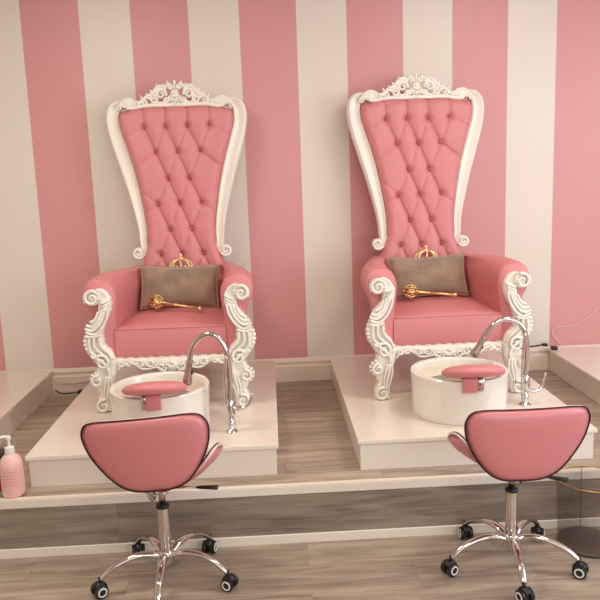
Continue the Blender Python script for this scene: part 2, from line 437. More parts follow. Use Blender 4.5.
def crest(parent):
    bm = bmesh.new()
    def Y(z, d=0): return yback(z)-.036-d
    def stroke(pts, r, d=0, n=7):
        k = len(pts)
        rr = r if isinstance(r, (list, tuple)) else [r]*k
        if len(rr) != k:
            rr = [rr[0]+(rr[-1]-rr[0])*i/(k-1) if len(rr) == 2 else interp(i/(k-1), [(a/(len(rr)-1), v) for a, v in enumerate(rr)]) for i in range(k)]
        rr = [v*1.38 for v in rr]
        for s in (1, -1):
            tube(bm, [(s*x, Y(z, d), z) for x, z in pts], rr, n, flat=(1.1, 1))
    def sp(cx, cz, r0, r1, a0, a1, n=18): return [(x, z) for x, y, z in spiral(cx, cz, r0, r1, a0, a1, n)]
    cm = lambda p, k=6: catmull(p, k)
    # lower rail and outer rising contour
    stroke(cm([(0, 1.700), (.08, 1.698), (.15, 1.700), (.21, 1.695), (.27, 1.686), (.30, 1.688)]), [.010, .010, .008])
    stroke(cm([(.215, 1.712), (.19, 1.742), (.165, 1.760), (.15, 1.752), (.155, 1.738)]), [.006, .009, .006])
    stroke(cm([(.165, 1.760), (.135, 1.775), (.115, 1.800), (.085, 1.815), (.062, 1.803), (.060, 1.786)]), [.007, .010, .006])
    stroke(cm([(.060, 1.800), (.045, 1.822), (.025, 1.818), (.022, 1.800)]), [.006, .009, .006])
    # c scrolls filling the pierced field
    stroke(sp(.085, 1.765, .032, .006, 200, 200-520), [.008, .004])
    stroke(sp(.132, 1.733, .026, .005, 60, 60+500), [.007, .004])
    stroke(sp(.185, 1.722, .020, .004, 100, 100-470), [.006, .004])
    stroke(sp(.050, 1.728, .020, .004, 250, 250+470), [.007, .004])
    stroke(cm([(.02, 1.705), (.05, 1.700), (.075, 1.715), (.10, 1.71)]), [.008, .005])
    stroke(cm([(.098, 1.80), (.118, 1.778), (.112, 1.752)]), [.005, .007, .004])
    stroke(sp(.022, 1.742, .018, .005, 300, 300+400), [.005, .003])
    stroke(sp(.112, 1.712, .014, .004, 20, 20+400), [.005, .003])
    stroke(cm([(.055, 1.775), (.072, 1.80), (.100, 1.795)]), [.004, .006, .004])
    stroke(cm([(.150, 1.735), (.175, 1.748), (.205, 1.735), (.230, 1.712)]), [.005, .007, .004])
    # outward leaves and little buds along the top edge
    for cx, cz, a, l in ((.142, 1.782, 50, .020), (.205, 1.748, 60, .018), (.105, 1.815, 70, .018), (.17, 1.768, 45, .014), (.235, 1.722, 50, .016), (.040, 1.832, 70, .016), (.066, 1.822, 80, .012)):
        for s in (1, -1):
            R = Matrix.Rotation(-math.radians(a if s > 0 else 180-a), 4, 'Y')
            blob(bm, (s*cx, Y(cz), cz), (l, .007, l*.38), 10, R)
    # shells on the ears: nested arcs
    for k in range(5):
        r = .016+.0115*k
        stroke(sp(.290, 1.684, r, r*.96, 165, 12, 14), [.0035, .0065, .0045], -.002+.002*k % .004)
    stroke(cm([(.232, 1.698), (.225, 1.714), (.243, 1.724), (.268, 1.718)]), [.005, .008, .005])
    stroke(sp(.345, 1.690, .018, .004, 150, 150-480), [.006, .003])
    # centre rosette, drop and finial
    rot = Matrix.Rotation(PI/2, 3, 'X')
    r = bmesh.new(); lathe(r, [(0, .02), (.008, .019), (.011, .012), (.014, .012), (.019, .017), (.024, .012), (.026, 0)], 20)
    bmesh.ops.rotate(r, verts=r.verts, cent=(0, 0, 0), matrix=rot); bmesh.ops.translate(r, verts=r.verts, vec=(0, Y(1.768)+.002, 1.768))
    me = bpy.data.meshes.new('tmp'); r.to_mesh(me); r.free(); bm.from_mesh(me); bpy.data.meshes.remove(me)
    for k in range(7):
        a = math.radians(-90+(k-3)*17); 
        c = (.050*math.cos(a), Y(1.74, .004), 1.768+.044*math.sin(a))
        blob(bm, c, (.022, .007, .0065), 10, Matrix.Rotation(-a, 4, 'Y'))
    for k in range(5):
        a = math.radians(90+(k-2)*26)
        c = (.040*math.cos(a), Y(1.80, .003), 1.778+.036*math.sin(a))
        blob(bm, c, (.020, .007, .0075), 10, Matrix.Rotation(-a, 4, 'Y'))
    blob(bm, (0, Y(1.83), 1.835), (.010, .008, .016), 10)
    return link('crest', bm, M['carved'], parent)

def front_post(parent, s):
    """carved S-shaped front arm post and leg; s=-1 left, +1 right"""
    U = .001267; sx = .407
    def W(x, y, yy=0):
        t = max(0, min(1, (y-240)/90)); x = x + 4 - 19*t*t*(3-2*t)
        return (s*(sx - (x-95)*U), yy, (560-y)*U*(.635/.6145))
    raw = [(112, 52, 14), (132, 60, 20), (146, 85, 26), (146, 115, 28), (138, 142, 25), (122, 168, 26), (106, 194, 31), (96, 222, 34), (92, 252, 40), (99, 282, 42), (122, 308, 44), (146, 335, 44), (154, 368, 39), (146, 398, 44), (136, 428, 44), (139, 458, 38), (143, 488, 28), (134, 516, 33), (130, 540, 34), (133, 560, 28)]
    p = catmull(raw, 5)
    bm = bmesh.new(); n = 20; rings = []
    for i, (x, y, hw) in enumerate(p):
        a = p[max(0, i-1)]; b = p[min(len(p)-1, i+1)]
        A = Vector(W(a[0], a[1])); Bv = Vector(W(b[0], b[1])); T = (Bv-A).normalized(); N = Vector((T.z, 0, -T.x))
        C = Vector(W(x, y)); hwm = hw*U
        dy = .040 if y > 90 else .030
        t = i/(len(p)-1)
        rib = 1+.05*math.cos(i*1.9) if y < 300 else 1+.03*math.cos(i*1.3)
        ring = []
        for j in range(n):
            th = 2*PI*j/n; cx, cy = math.cos(th), math.sin(th)
            e = .72
            ox = math.copysign(abs(cx)**e, cx)*hwm*rib; oy = math.copysign(abs(cy)**e, cy)*dy
            # a shallow gouge down the middle of the front
            if cy < -.5: oy += .007*math.cos(cx*PI*1.1)
            ring.append(bm.verts.new(C + N*ox + Vector((0, oy+.008, 0))))
        rings.append(ring)
    for a, b in zip(rings, rings[1:]):
        for j in range(n): bm.faces.new((a[j], a[(j+1) % n], b[(j+1) % n], b[j]))
    bm.faces.new(rings[0]); bm.faces.new(rings[-1])
    def st(pts, r, yy=-.032, nn=7):
        r = tuple(v*1.3 for v in r); yy -= .003
        k = len(pts); rr = [r[0]+(r[1]-r[0])*i/(k-1) for i in range(k)] if isinstance(r, tuple) else r
        tube(bm, [W(x, y, yy) for x, y in pts], rr, nn)
    def spr(cx, cy, r0, r1, a0, a1, n=26): return [(cx+(r0+(r1-r0)*i/n)*math.cos(math.radians(a0+(a1-a0)*i/n)), cy+(r0+(r1-r0)*i/n)*math.sin(math.radians(a0+(a1-a0)*i/n))) for i in range(n+1)]
    def disc(cx, cy, r, d=.06):
        q = bmesh.new(); lathe(q, [(0, -.03), (r*U, -.03), (r*U*1.0, .020), (r*U*.86, .030), (r*U*.5, .028), (r*U*.3, .036), (0, .038)], 24)
        bmesh.ops.rotate(q, verts=q.verts, cent=(0, 0, 0), matrix=Matrix.Rotation(PI/2, 3, 'X')); bmesh.ops.translate(q, verts=q.verts, vec=W(cx, cy, .002))
        me = bpy.data.meshes.new('tmp'); q.to_mesh(me); q.free(); bm.from_mesh(me); bpy.data.meshes.remove(me)
    # top volute with combed rim
    disc(98, 76, 34)
    st(spr(98, 76, 33, 8, -60, -60-470), (.0075, .005), -.034)
    for k in range(11):
        a = math.radians(-205+k*21); 
        st([(98+20*math.cos(a), 76+20*math.sin(a)), (98+37*math.cos(a), 76+37*math.sin(a)*.97)], (.004, .006), -.030)
    # combed edge descending the neck
    for k in range(9):
        t = k/8; cx = 158-60*t**1.3+6*math.sin(t*PI); cy = 96+104*t
        st([(cx-26, cy+6), (cx-6, cy-2), (cx+12, cy-12)], (.0045, .0055), -.031)
    # long flutes of the neck and gadroons of the bulge
    for rib in (((162, 118), (154, 160), (130, 202), (96, 226), (62, 214)), ((148, 122), (138, 158), (116, 192), (88, 210), (60, 200)),
                ((134, 126), (126, 154), (108, 180), (86, 192), (66, 186)), ((120, 132), (112, 152), (100, 168), (84, 174))):
        st(catmull(rib, 6), (.0050, .0072), -.033)
    for fl in (((74, 240), (76, 268), (90, 298), (120, 322), (140, 350)), ((94, 240), (97, 266), (112, 290), (142, 312), (164, 340)), ((116, 238), (120, 262), (138, 285), (166, 306), (182, 332))):
        st(catmull(fl, 6), (.0062, .0052), -.035)
    st(catmull([(60, 232), (92, 236), (122, 228)], 6), (.006, .006), -.034)
    for k in range(5):
        y = 238+k*17; x = (57, 54, 58, 68, 84)[k]
        blob(bm, W(x, y, -.012), (.013, .022, .013), 10)
    # mid scroll and shell
    st(spr(140, 345, 34, 8, -150, -150+480), (.008, .005), -.036)
    st(catmull([(95, 318), (120, 330), (150, 352), (168, 385), (160, 415)], 5), (.009, .006), -.034)
    for k in range(4): blob(bm, W(184-k*2, 330+k*24, -.012), (.011, .02, .012), 10)
    disc(112, 425, 25)
    st(spr(112, 425, 25, 6, -80, -80-470), (.008, .005), -.036)
    for k in range(6):
        a = math.radians(95+k*32)
        blob(bm, W(112+30*math.cos(a), 422+30*math.sin(a), -.014), (.010, .018, .010), 10)
    # knee leaf sweeping down to the foot
    for dx, w0 in ((-12, .006), (2, .008), (16, .006)):
        st(catmull([(160+dx*.6, 405), (158+dx, 440), (150+dx, 475), (146+dx*.6, 505)], 5), (w0, w0*.6), -.034)
    # foot volute
    disc(130, 533, 30)
    st(spr(130, 533, 29, 7, -70, -70-480), (.008, .005), -.037)
    st([(104, 550), (160, 550)], (.0075, .0075), -.026)
    for v in bm.verts: v.co.z = max(v.co.z, .0008)
    return link('carved_front_leg', bm, M['carved'], parent)

def arm(parent, s):
    sec = [(-.300, .27), (-.300, .36), (-.297, .46), (-.290, .55), (-.284, .62), (-.292, .67), (-.315, .708), (-.350, .728), (-.390, .730), (-.425, .712), (-.446, .675), (-.450, .63), (-.436, .585), (-.412, .54), (-.398, .48), (-.392, .40), (-.392, .27)]
    sec = catmull(sec, 3)
    ys = [.022, .026, .036, .055, .085, .13, .2, .3, .4, .5, .58, .66, .70]
    bm = bmesh.new(); rings = []
    for y in ys:
        t = max(0, (y-.15)/.45); sh = .10*min(1.1, t)**1.3
        k = 1 - (.10 if y < .024 else .055 if y < .03 else .02 if y < .04 else .004 if y < .06 else 0)
        ring = []
        for x, z in sec:
            cx, cz = -.355, .5
            xx = cx+(x-cx)*k; zz = cz+(z-cz)*(1-(1-k)*.55) 
            zz2 = zz + (-.012*min(1, t) if z > .6 else 0) + .008*math.sin(min(1, max(0, y-.05)/.5)*PI)*(1 if z > .6 else 0)
            # soft wrinkles near the front roll
            zz2 += .0012*math.sin(x*160+y*40)*(1 if z > .6 else 0)
            ring.append(bm.verts.new((-s*(xx-.012*(x < -.34)+sh*(.40+.55*max(0, min(1, (-.296-x)/.04)) if x > -.35 and z > .3 else .4 if x > -.35 else (.95 if z > .3 else .6))), y, zz2)))
        rings.append(ring)
    n = len(rings[0])
    for a, b in zip(rings, rings[1:]):
        for j in range(n): bm.faces.new((a[j], a[(j+1) % n], b[(j+1) % n], b[j]))
    bm.faces.new(rings[0]); bm.faces.new(rings[-1])
    o = autosmooth(link('arm', bm, M['leather'], parent), 60)
    # welt around the front roll
    bm = bmesh.new()
    ring = [(-s*(-.355+(x+.355)*.985), .034, .5+(z-.5)*.99) for x, z in sec[8:-8]]
    tube(bm, ring, .0035, 6)
    link('welt', bm, M['leather'], o)
    return o

def seat_cushion(parent):
    bm = bmesh.new(); NX, NY = 40, 40
    hx, y0, y1 = .303, .022, .66
    def hw(y): return hx - .036*max(0, (y-.2)/.46)
    T = []
    for j in range(NY+1):
        v = j/NY; row = []
        for i in range(NX+1):
            u = -1+2*i/NX; y = y0+(y1-y0)*v
            e = (1-abs(u)**6)*(1-(2*v-1)**8 if v > .5 else 1)
            f = min(1, v/.05)
            z = .446 + .022*(1-abs(u)**2.5)*math.sin(PI*min(1, .08+v*.9))**.8*e + .006*f + .012*v
            row.append(bm.verts.new((u*hw(y), y-.012*(1-u*u)*(1-v), z)))
        T.append(row)
    for j in range(NY):
        for i in range(NX): bm.faces.new((T[j][i], T[j][i+1], T[j+1][i+1], T[j+1][i]))
    loop = [T[0][i] for i in range(NX+1)]+[T[j][NX] for j in range(1, NY+1)]+[T[NY][i] for i in range(NX-1, -1, -1)]+[T[j][0] for j in range(NY-1, 0, -1)]
    n = len(loop); prev = loop
    for k, dz in enumerate((.02, .08, .13, .165)):
        cur = [bm.verts.new((v.co.x, v.co.y-(.006 if v.co.y < .03 and k < 3 else 0)*math.sin((k+1)/4*PI), .450-dz)) for v in loop]
        for i in range(n): bm.faces.new((prev[i], prev[(i+1) % n], cur[(i+1) % n], cur[i]))
        prev = cur
    bm.faces.new(prev)
    o = autosmooth(link('seat_cushion', bm, M['leather'], parent), 50)
    bm = bmesh.new()
    tube(bm, [(u*.301/10, y0-.012*(1-(u/10)**2)-.001, .4485+.002*(1-(u/10)**2)) for u in range(-10, 11)], .0045, 8)
    tube(bm, [(s*.300, y0-.001, z) for s in (1,) for z in (.445, .36, .29)], .003, 6)
    link('welt', bm, M['leather'], o)
    return o

def seat_rail(parent):
    bm = bmesh.new()
    top = .292
    def bot(x):
        a = abs(x)/.31
        return .243 - .044*math.exp(-(a/.38)**2) - .016*math.cos(a*PI*4)*(1-a*.5) + .012*(a > .55)*math.sin((a-.55)/.45*PI) - .030*max(0, (a-.82)/.18)**2
    N = 60
    fr, bk = [], []
    for i in range(N+1):
        x = -.315+.63*i/N; yb = -.006*(1-(x/.31)**2)
        tz = top+.004*math.cos(x*110)
        fr.append([bm.verts.new((x, .008+yb, tz)), bm.verts.new((x, .001+yb, (tz+bot(x))/2+.01)), bm.verts.new((x, .006+yb, bot(x)))])
        bk.append([bm.verts.new((x, .045, tz)), bm.verts.new((x, .045, bot(x)))])
    for i in range(N):
        f, g, b, c = fr[i], fr[i+1], bk[i], bk[i+1]
        bm.faces.new((f[0], g[0], g[1], f[1])); bm.faces.new((f[1], g[1], g[2], f[2]))
        bm.faces.new((f[2], g[2], c[1], b[1])); bm.faces.new((f[0], b[0], c[0], g[0])); bm.faces.new((b[0], b[1], c[1], c[0]))
    bm.faces.new((fr[0][0], fr[0][1], fr[0][2], bk[0][1], bk[0][0])); bm.faces.new((fr[-1][0], fr[-1][1], fr[-1][2], bk[-1][1], bk[-1][0]))
    # carved edge bead, scrolls, shell in the middle
    tube(bm, [(-.30+.6*i/N, -.002-.006*(1-((-.3+.6*i/N)/.31)**2), bot(-.30+.6*i/N)+.005) for i in range(N+1)], .0065, 7)
    for s in (1, -1):
        for cx, cz, r0, a0, a1 in ((.055, .236, .026, 180, 620), (.115, .260, .022, 0, -440), (.175, .264, .022, 200, 640), (.235, .267, .018, 0, -440), (.275, .262, .018, 180, 600)):
            tube(bm, [(s*x, -.008, z) for x, y, z in spiral(cx, cz, r0, .004, a0, a1, 22)], [.0065-.003*i/22 for i in range(23)], 7)
        for k in range(4): blob(bm, (s*(.085+.052*k), -.006, .245+.006*k), (.012, .008, .006), 8, Matrix.Rotation(s*.6, 4, 'Y'))
    for k in range(7):
        a = math.radians(-90+(k-3)*27)
        blob(bm, (.020*math.cos(a), -.010, .250+.018*math.sin(a)), (.018, .008, .0055), 8, Matrix.Rotation(-a, 4, 'Y'))
    blob(bm, (0, -.012, .262), (.012, .010, .010), 10)
    return link('carved_seat_rail', bm, M['carved'], parent)

def rear_leg(parent, s):
    bm = bmesh.new()
    p = catmull([(s*.27, .60, .30), (s*.272, .615, .20), (s*.282, .650, .10), (s*.290, .672, .02), (s*.290, .674, .001)], 5)
    k = len(p); tube(bm, p, [.034-.014*i/(k-1) for i in range(k)], 12)
    for v in bm.verts: v.co.z = max(v.co.z, .0008)
    return link('rear_leg', bm, M['carved'], parent)

def make_throne():
    t = thing('throne_chair', '', 'throne chair', (0, 0, 0), 0, 'pink tufted throne chairs')
    bc = back_cushion(t)
    b0 = None
    for (x, z) in BTN:
        if b0 is None:
            bm = bmesh.new(); lathe(bm, [(.0125, -.008), (.0125, .002), (.010, .006), (.005, .0085), (0, .009)], 14)
            bmesh.ops.rotate(bm, verts=bm.verts, cent=(0, 0, 0), matrix=Matrix.Rotation(PI/2, 3, 'X'))
            b0 = o = link('tuft_button', bm, M['button'], t)
        else:
            o = b0.copy(); COL.objects.link(o)
        o.location = (x, yback(z)-.029, z)
    back_frame(t); crest(t)
    for s in (-1, 1): arm(t, s); front_post(t, s); rear_leg(t, s)
    seat_cushion(t); seat_rail(t)
    # nail trim above the rail: fine row, one part
    bm = bmesh.new()
    for i in range(46):
        x = -.292+.584*i/45; blob(bm, (x, .004-.008*(1-(x/.3)**2), .300), (.0048, .003, .0048), 6)
    o = link('nail_trim', bm, M['nail'], t)
    # chair body under and behind the cushions
    bm = bmesh.new(); box(bm, -.30, .30, .05, .64, .24, .29, .006, 1)
    box(bm, -.27, .27, .60, .70, .26, .62, .01, 1)
    link('seat_base', bm, M['leather'], t)
    return t

TA = make_throne(); TA.location = (-.567, -.95, PH); TA.rotation_euler.z = math.radians(-1.0)
TA['label'] = 'pink tufted white-framed throne chair on the left platform'
TB = copy_tree(TA); TB.location = (.965, -.95, PH); TB.rotation_euler.z = math.radians(1.0)
TB['label'] = 'pink tufted white-framed throne chair on the right platform'

# ------------------------------------------------------------------ cushion, crown, sceptre
def pillow_obj(label):
    bm = bmesh.new(); NX, NY = 44, 26; hx, hz = .236, .132
    def edge(u, v):
        # pulled-in sides, pointed corners
        x = u*hx*(1-.05*(1-v*v)); z = v*hz*(1-.13*(1-abs(u)**1.6)); return x, z
    grids = []
    for side in (-1, 1):
        G = []
        for j in range(NY+1):
            v = -1+2*j/NY; row = []
            for i in range(NX+1):
                u = -1+2*i/NX; x, z = edge(u, v)
                th = .056*(max(0, 1-u**4)*max(0, 1-v**4))**.55
                th += .004*math.sin(u*9+v*5)*(1-u*u)*(1-v*v)
                if side < 0: th -= .010*math.exp(-((u-.05+.25*(v-1))/.06)**2)*max(0, v)*max(0, 1-v)**.5*3
                row.append((x, side*th, z))
            G.append(row)
        grids.append(G)
    V = {}
    def vert(si, j, i):
        if j in (0, NY) or i in (0, NX): key = (0, j, i); p = grids[0][j][i]; p = (p[0], 0, p[2])
        else: key = (si, j, i); p = grids[si][j][i]
        if key not in V: V[key] = bm.verts.new(p)
        return V[key]
    for si in (0, 1):
        for j in range(NY):
            for i in range(NX): bm.faces.new((vert(si, j, i), vert(si, j, i+1), vert(si, j+1, i+1), vert(si, j+1, i)))
    o = link('throw_pillow', bm, M['taupe']); tag(o, label, 'pillow', 'taupe pillows on the thrones')
    bm = bmesh.new(); loop = []
    for i in range(NX): loop.append(edge(-1+2*i/NX, -1))
    for j in range(NY): loop.append(edge(1, -1+2*j/NY))
    for i in range(NX): loop.append(edge(1-2*i/NX, 1))
    for j in range(NY): loop.append(edge(-1, 1-2*j/NY))
    tube(bm, [(x, 0, z) for x, z in loop], .005, 7, closed=True)
    link('piping', bm, M['taupe_piping'], o)
    return o
PA = pillow_obj('taupe velvet pillow leaning on the left throne, in its darker shade')
PA['label'] = 'taupe velvet pillow on the seat of the left throne'
PA.location = (-.563, -.452, .757); PA.rotation_euler = (math.radians(-17), math.radians(1), math.radians(-1))
PB = copy_tree(PA); PB['label'] = 'taupe velvet pillow on the seat of the right throne'
PB.location = (.960, -.452, .758); PB.rotation_euler = (math.radians(-19), math.radians(-1), math.radians(2))

def crown_obj():
    t = thing('crown', 'small gold crown propped behind the pillow of the left throne', 'crown', (0, 0, 0), 0, 'gold crowns behind the pillows')
    bm = bmesh.new()
    lathe(bm, [(.046, 0), (.050, 0), (.051, .004), (.049, .010), (.050, .022), (.053, .026), (.053, .030), (.048, .030), (.046, .022), (.045, .01), (.046, 0)], 32)
    for k in range(16): blob(bm, (.050*math.cos(2*PI*k/16), .050*math.sin(2*PI*k/16), .015), (.005, .005, .005), 8)
    link('band', bm, M['gold'], t)
    bm = bmesh.new()
    for k in range(8):
        a = 2*PI*k/8; c, s = math.cos(a), math.sin(a)
        pts = catmull([(.051*c, .051*s, .028), (.060*c, .060*s, .050), (.050*c, .050*s, .075), (.026*c, .026*s, .088), (.004*c, .004*s, .086)], 5)
        tube(bm, pts, .0045, 6)
        b = a+PI/8; c, s = math.cos(b), math.sin(b)
        tube(bm, [(.052*c, .052*s, .028), (.057*c, .057*s, .045)], [.006, .003], 6); blob(bm, (.058*c, .058*s, .050), (.006, .006, .007), 8)
    link('arches', bm, M['gold'], t)
    bm = bmesh.new(); blob(bm, (0, 0, .094), (.012, .012, .012), 12)
    tube(bm, [(0, 0, .10), (0, 0, .124)], .0035, 6); tube(bm, [(-.010, 0, .115), (.010, 0, .115)], .0035, 6)
    link('orb_finial', bm, M['gold'], t)
    return t
CA = crown_obj(); CA.scale = (1.15, .42, 1.1); CA.location = (-.560, -.356, .812); CA.rotation_euler = (math.radians(-10), 0, 0)
CB = copy_tree(CA); CB['label'] = 'small gold crown propped behind the pillow of the right throne'
CB.scale = (1.15, .42, 1.1); CB.location = (.972, -.356, .804); CB.rotation_euler = (math.radians(-10), 0, 0)

def sceptre(label, head, tail, zz):
    h, e = Vector(head), Vector(tail); L = (e-h).length
    t = thing('scepter', label, 'scepter', head, math.atan2(e.y-h.y, e.x-h.x), 'gold scepters on the throne seats')
    ry = -math.asin((e.z-h.z)/L)
    t.rotation_euler.y = ry
    R = Matrix.Rotation(PI/2, 3, 'Y')
    bm = bmesh.new()
    lathe(bm, [(0, 0), (.010, .0), (.012, .012), (.009, .02), (.0085, L*.35), (.011, L*.36), (.011, L*.38), (.0085, L*.39), (.0085, L-.03), (.013, L-.026), (.014, L-.008), (.010, L), (0, L+.001)], 16)
    bmesh.ops.rotate(bm, verts=bm.verts, cent=(0, 0, 0), matrix=R); link('shaft', bm, M['gold'], t)
    bm = bmesh.new()
    blob(bm, (-.012, 0, 0), (.032, .032, .032), 16)
    for k in range(8):
        a = 2*PI*k/8
        pts = [(-.012+.039*math.cos(b), .039*math.sin(b)*math.cos(a), .039*math.sin(b)*math.sin(a)) for b in [math.radians(15+150*q/10) for q in range(11)]]
        tube(bm, pts, .0045, 6)
        blob(bm, (-.012, .037*math.cos(a+.39), .037*math.sin(a+.39)), (.008, .008, .008), 8)
    lathe2 = bmesh.new(); lathe(lathe2, [(.012, .012), (.024, .016), (.024, .022), (.012, .030)], 16)
    bmesh.ops.rotate(lathe2, verts=lathe2.verts, cent=(0, 0, 0), matrix=R)
    me = bpy.data.meshes.new('tmp'); lathe2.to_mesh(me); lathe2.free(); bm.from_mesh(me); bpy.data.meshes.remove(me)
    blob(bm, (-.054, 0, 0), (.012, .010, .010), 10)
    link('orb_head', bm, M['gold'], t)
    return t
sceptre('gold scepter lying askew before the pillow on the left throne', (-.672, -.590, .690), (-.412, -.680, .654), 0)
sceptre('gold scepter lying level before the pillow on the right throne', (.835, -.590, .690), (1.110, -.572, .654), 0)

# ------------------------------------------------------------------ foot tubs
def make_tub():
    t = thing('foot_tub', '', 'pedicure tub', (0, 0, 0), 0, 'round white foot tubs')
    bm = bmesh.new(); R = .248; H = .226
    lathe(bm, [(0, .0), (R-.012, 0), (R-.008, .004), (R, H-.012), (R+.001, H-.005), (R-.003, H), (R-.022, H), (R-.026, H-.004), (R-.030, H-.014), (R-.036, .09), (R-.06, .05), (R-.12, .04), (0, .037)], 96)
    autosmooth(link('basin', bm, M['tub'], t), 40)
    bm = bmesh.new()
    lathe(bm, [(R-.0305, H-.03), (R-.045, H-.06), (R-.075, H-.074), (R-.08, H-.08), (R-.046, H-.075), (R-.035, H-.05)], 96)
    link('inner_ledge', bm, M['tub_inner'], t)
    bm = bmesh.new(); lathe(bm, [(0, .044), (.022, .044), (.026, .040), (.026, .036), (0, .036)], 24)
    link('drain', bm, M['chrome'], t)
    return t
def footrest(parent, sgn, rz, dx, bx=0):
    f = bpy.data.objects.new('footrest', None); COL.objects.link(f); f.parent = parent; f.location = (dx, -.195, .220); f.rotation_euler.z = rz
    bm = bmesh.new(); NV = 48
    prof = [(0, .010), (.5, .012), (.85, .018), (.97, .028), (1, .040), (.97, .052), (.86, .064), (.65, .072), (.35, .077), (0, .078)]
    rings = []
    def pt(r, z, th):
        x = r*.156*math.copysign(abs(math.cos(th))**.9, math.cos(th)); y = r*.118*math.sin(th)
        return (x, y, z - .25*y)
    for r, z in prof:
        rings.append([bm.verts.new(pt(r, z, 2*PI*j/NV)) for j in range(NV)] if r > 0 else [bm.verts.new((0, 0, z))])
    for a, b in zip(rings, rings[1:]):
        for j in range(NV):
            if len(a) == 1: bm.faces.new((a[0], b[j], b[(j+1) % NV]))
            elif len(b) == 1: bm.faces.new((a[j], a[(j+1) % NV], b[0]))
            else: bm.faces.new((a[j], a[(j+1) % NV], b[(j+1) % NV], b[j]))
    link('pad', bm, M['leather'], f)
    bm = bmesh.new(); box(bm, -.042+bx, .030+bx, -.068, -.058, -.046, .028, .004, 2); box(bm, -.040+bx, .028+bx, -.066, .0, .010, .020, .003, 1)
    link('padded_bracket', bm, M['leather'], f)
    bm = bmesh.new(); box(bm, *sorted((bx+sgn*.030, bx+sgn*.062)), -.066, -.059, -.042, .022, .002, 1)
    box(bm, *sorted((bx+sgn*.030, bx+sgn*.062)), -.064, -.010, .012, .018, .001, 1)
    link('chrome_plate', bm, M['chrome'], f)
    return f
tA = make_tub(); tB = copy_tree(tA)
tA.location = (-.590, -1.262, PH); tB.location = (.948, -1.224, PH)
tA['label'] = 'round white foot tub with pink footrest before the left throne'
tB['label'] = 'round white foot tub with pink footrest before the right throne'
footrest(tA, -1, math.radians(4), .008); footrest(tB, 1, math.radians(-2), .020, -.024)

# ------------------------------------------------------------------ faucets
def faucet(label, loc, rz, top_pts, handle, headr=(.011, .024)):
    t = thing('faucet', label, 'faucet', loc, rz, 'gooseneck faucets beside the tubs')
    bm = bmesh.new()
    lathe(bm, [(0, 0), (.030, 0), (.030, .006), (.024, .012), (.017, .018), (.016, .040), (.020, .044), (.020, .054), (.015, .060), (.014, .085), (.022, .092), (.024, .12), (.022, .15), (.016, .165), (.0, .167)], 28)
    autosmooth(link('body', bm, M['chrome'], t), 40)
    pts = catmull(top_pts, 8)
    bm = bmesh.new(); tube(bm, pts, .0135, 14)
    link('spout', bm, M['chrome'], t)
    # spray head continues the last direction
    a, b = Vector(pts[-4]), Vector(pts[-1]); d = (b-a).normalized()
    bm = bmesh.new(); L = .115
    tube(bm, [b-d*.008, b, b+d*.012, b+d*.03, b+d*.06, b+d*.09, b+d*(L-.004), b+d*L], [.015, .0165, .016, .0155, .018, .0225, headr[1], .021], 18)
    sh = autosmooth(link('spray_head', bm, M['brushed'], t), 45)
    bm = bmesh.new(); q = b+d*.055
    blob(bm, (q.x+.017, q.y, q.z), (.007, .008, .014), 10); link('spray_button', bm, M['black'], sh)
    bm = bmesh.new(); hp = catmull(handle, 6); k = len(hp)
    tube(bm, hp, [.013-.007*i/(k-1) for i in range(k)], 12); blob(bm, hp[-1], (.008, .008, .009), 10)
    blob(bm, hp[0], (.018, .018, .018), 14)
    link('handle', bm, M['chrome'], t)
    # slim second riser running beside the spout
    bm = bmesh.new()
    p2 = catmull([(-.014, 0, .06), (-.018, -.006, .18), (-.016, -.01, .30), (-.006, -.008, .39)], 6)
    tube(bm, p2, .0085, 10); link('shower_hose', bm, M['chrome'], t)
    return t
faucet('chrome gooseneck faucet beside the tub on the left platform', (-.232, -1.384, PH), 0,
       [(0, 0, .13), (.006, 0, .25), (.000, 0, .36), (-.010, 0, .425), (-.040, .004, .478), (-.085, .010, .498), (-.135, .016, .480), (-.168, .022, .44), (-.182, .026, .40), (-.190, .028, .36)],
       [(.010, 0, .125), (.045, -.005, .118), (.085, -.005, .135), (.110, -.004, .190)])
faucet('chrome gooseneck faucet beside the tub on the right platform', (1.312, -1.190, PH), 0,
       [(0, 0, .13), (.006, 0, .25), (.000, 0, .35), (-.014, 0, .41), (-.050, .004, .452), (-.105, .010, .468), (-.158, .016, .448), (-.192, .022, .41), (-.215, .026, .37)],
       [(.010, 0, .085), (.050, -.004, .075), (.088, -.004, .095), (.105, -.002, .165)])

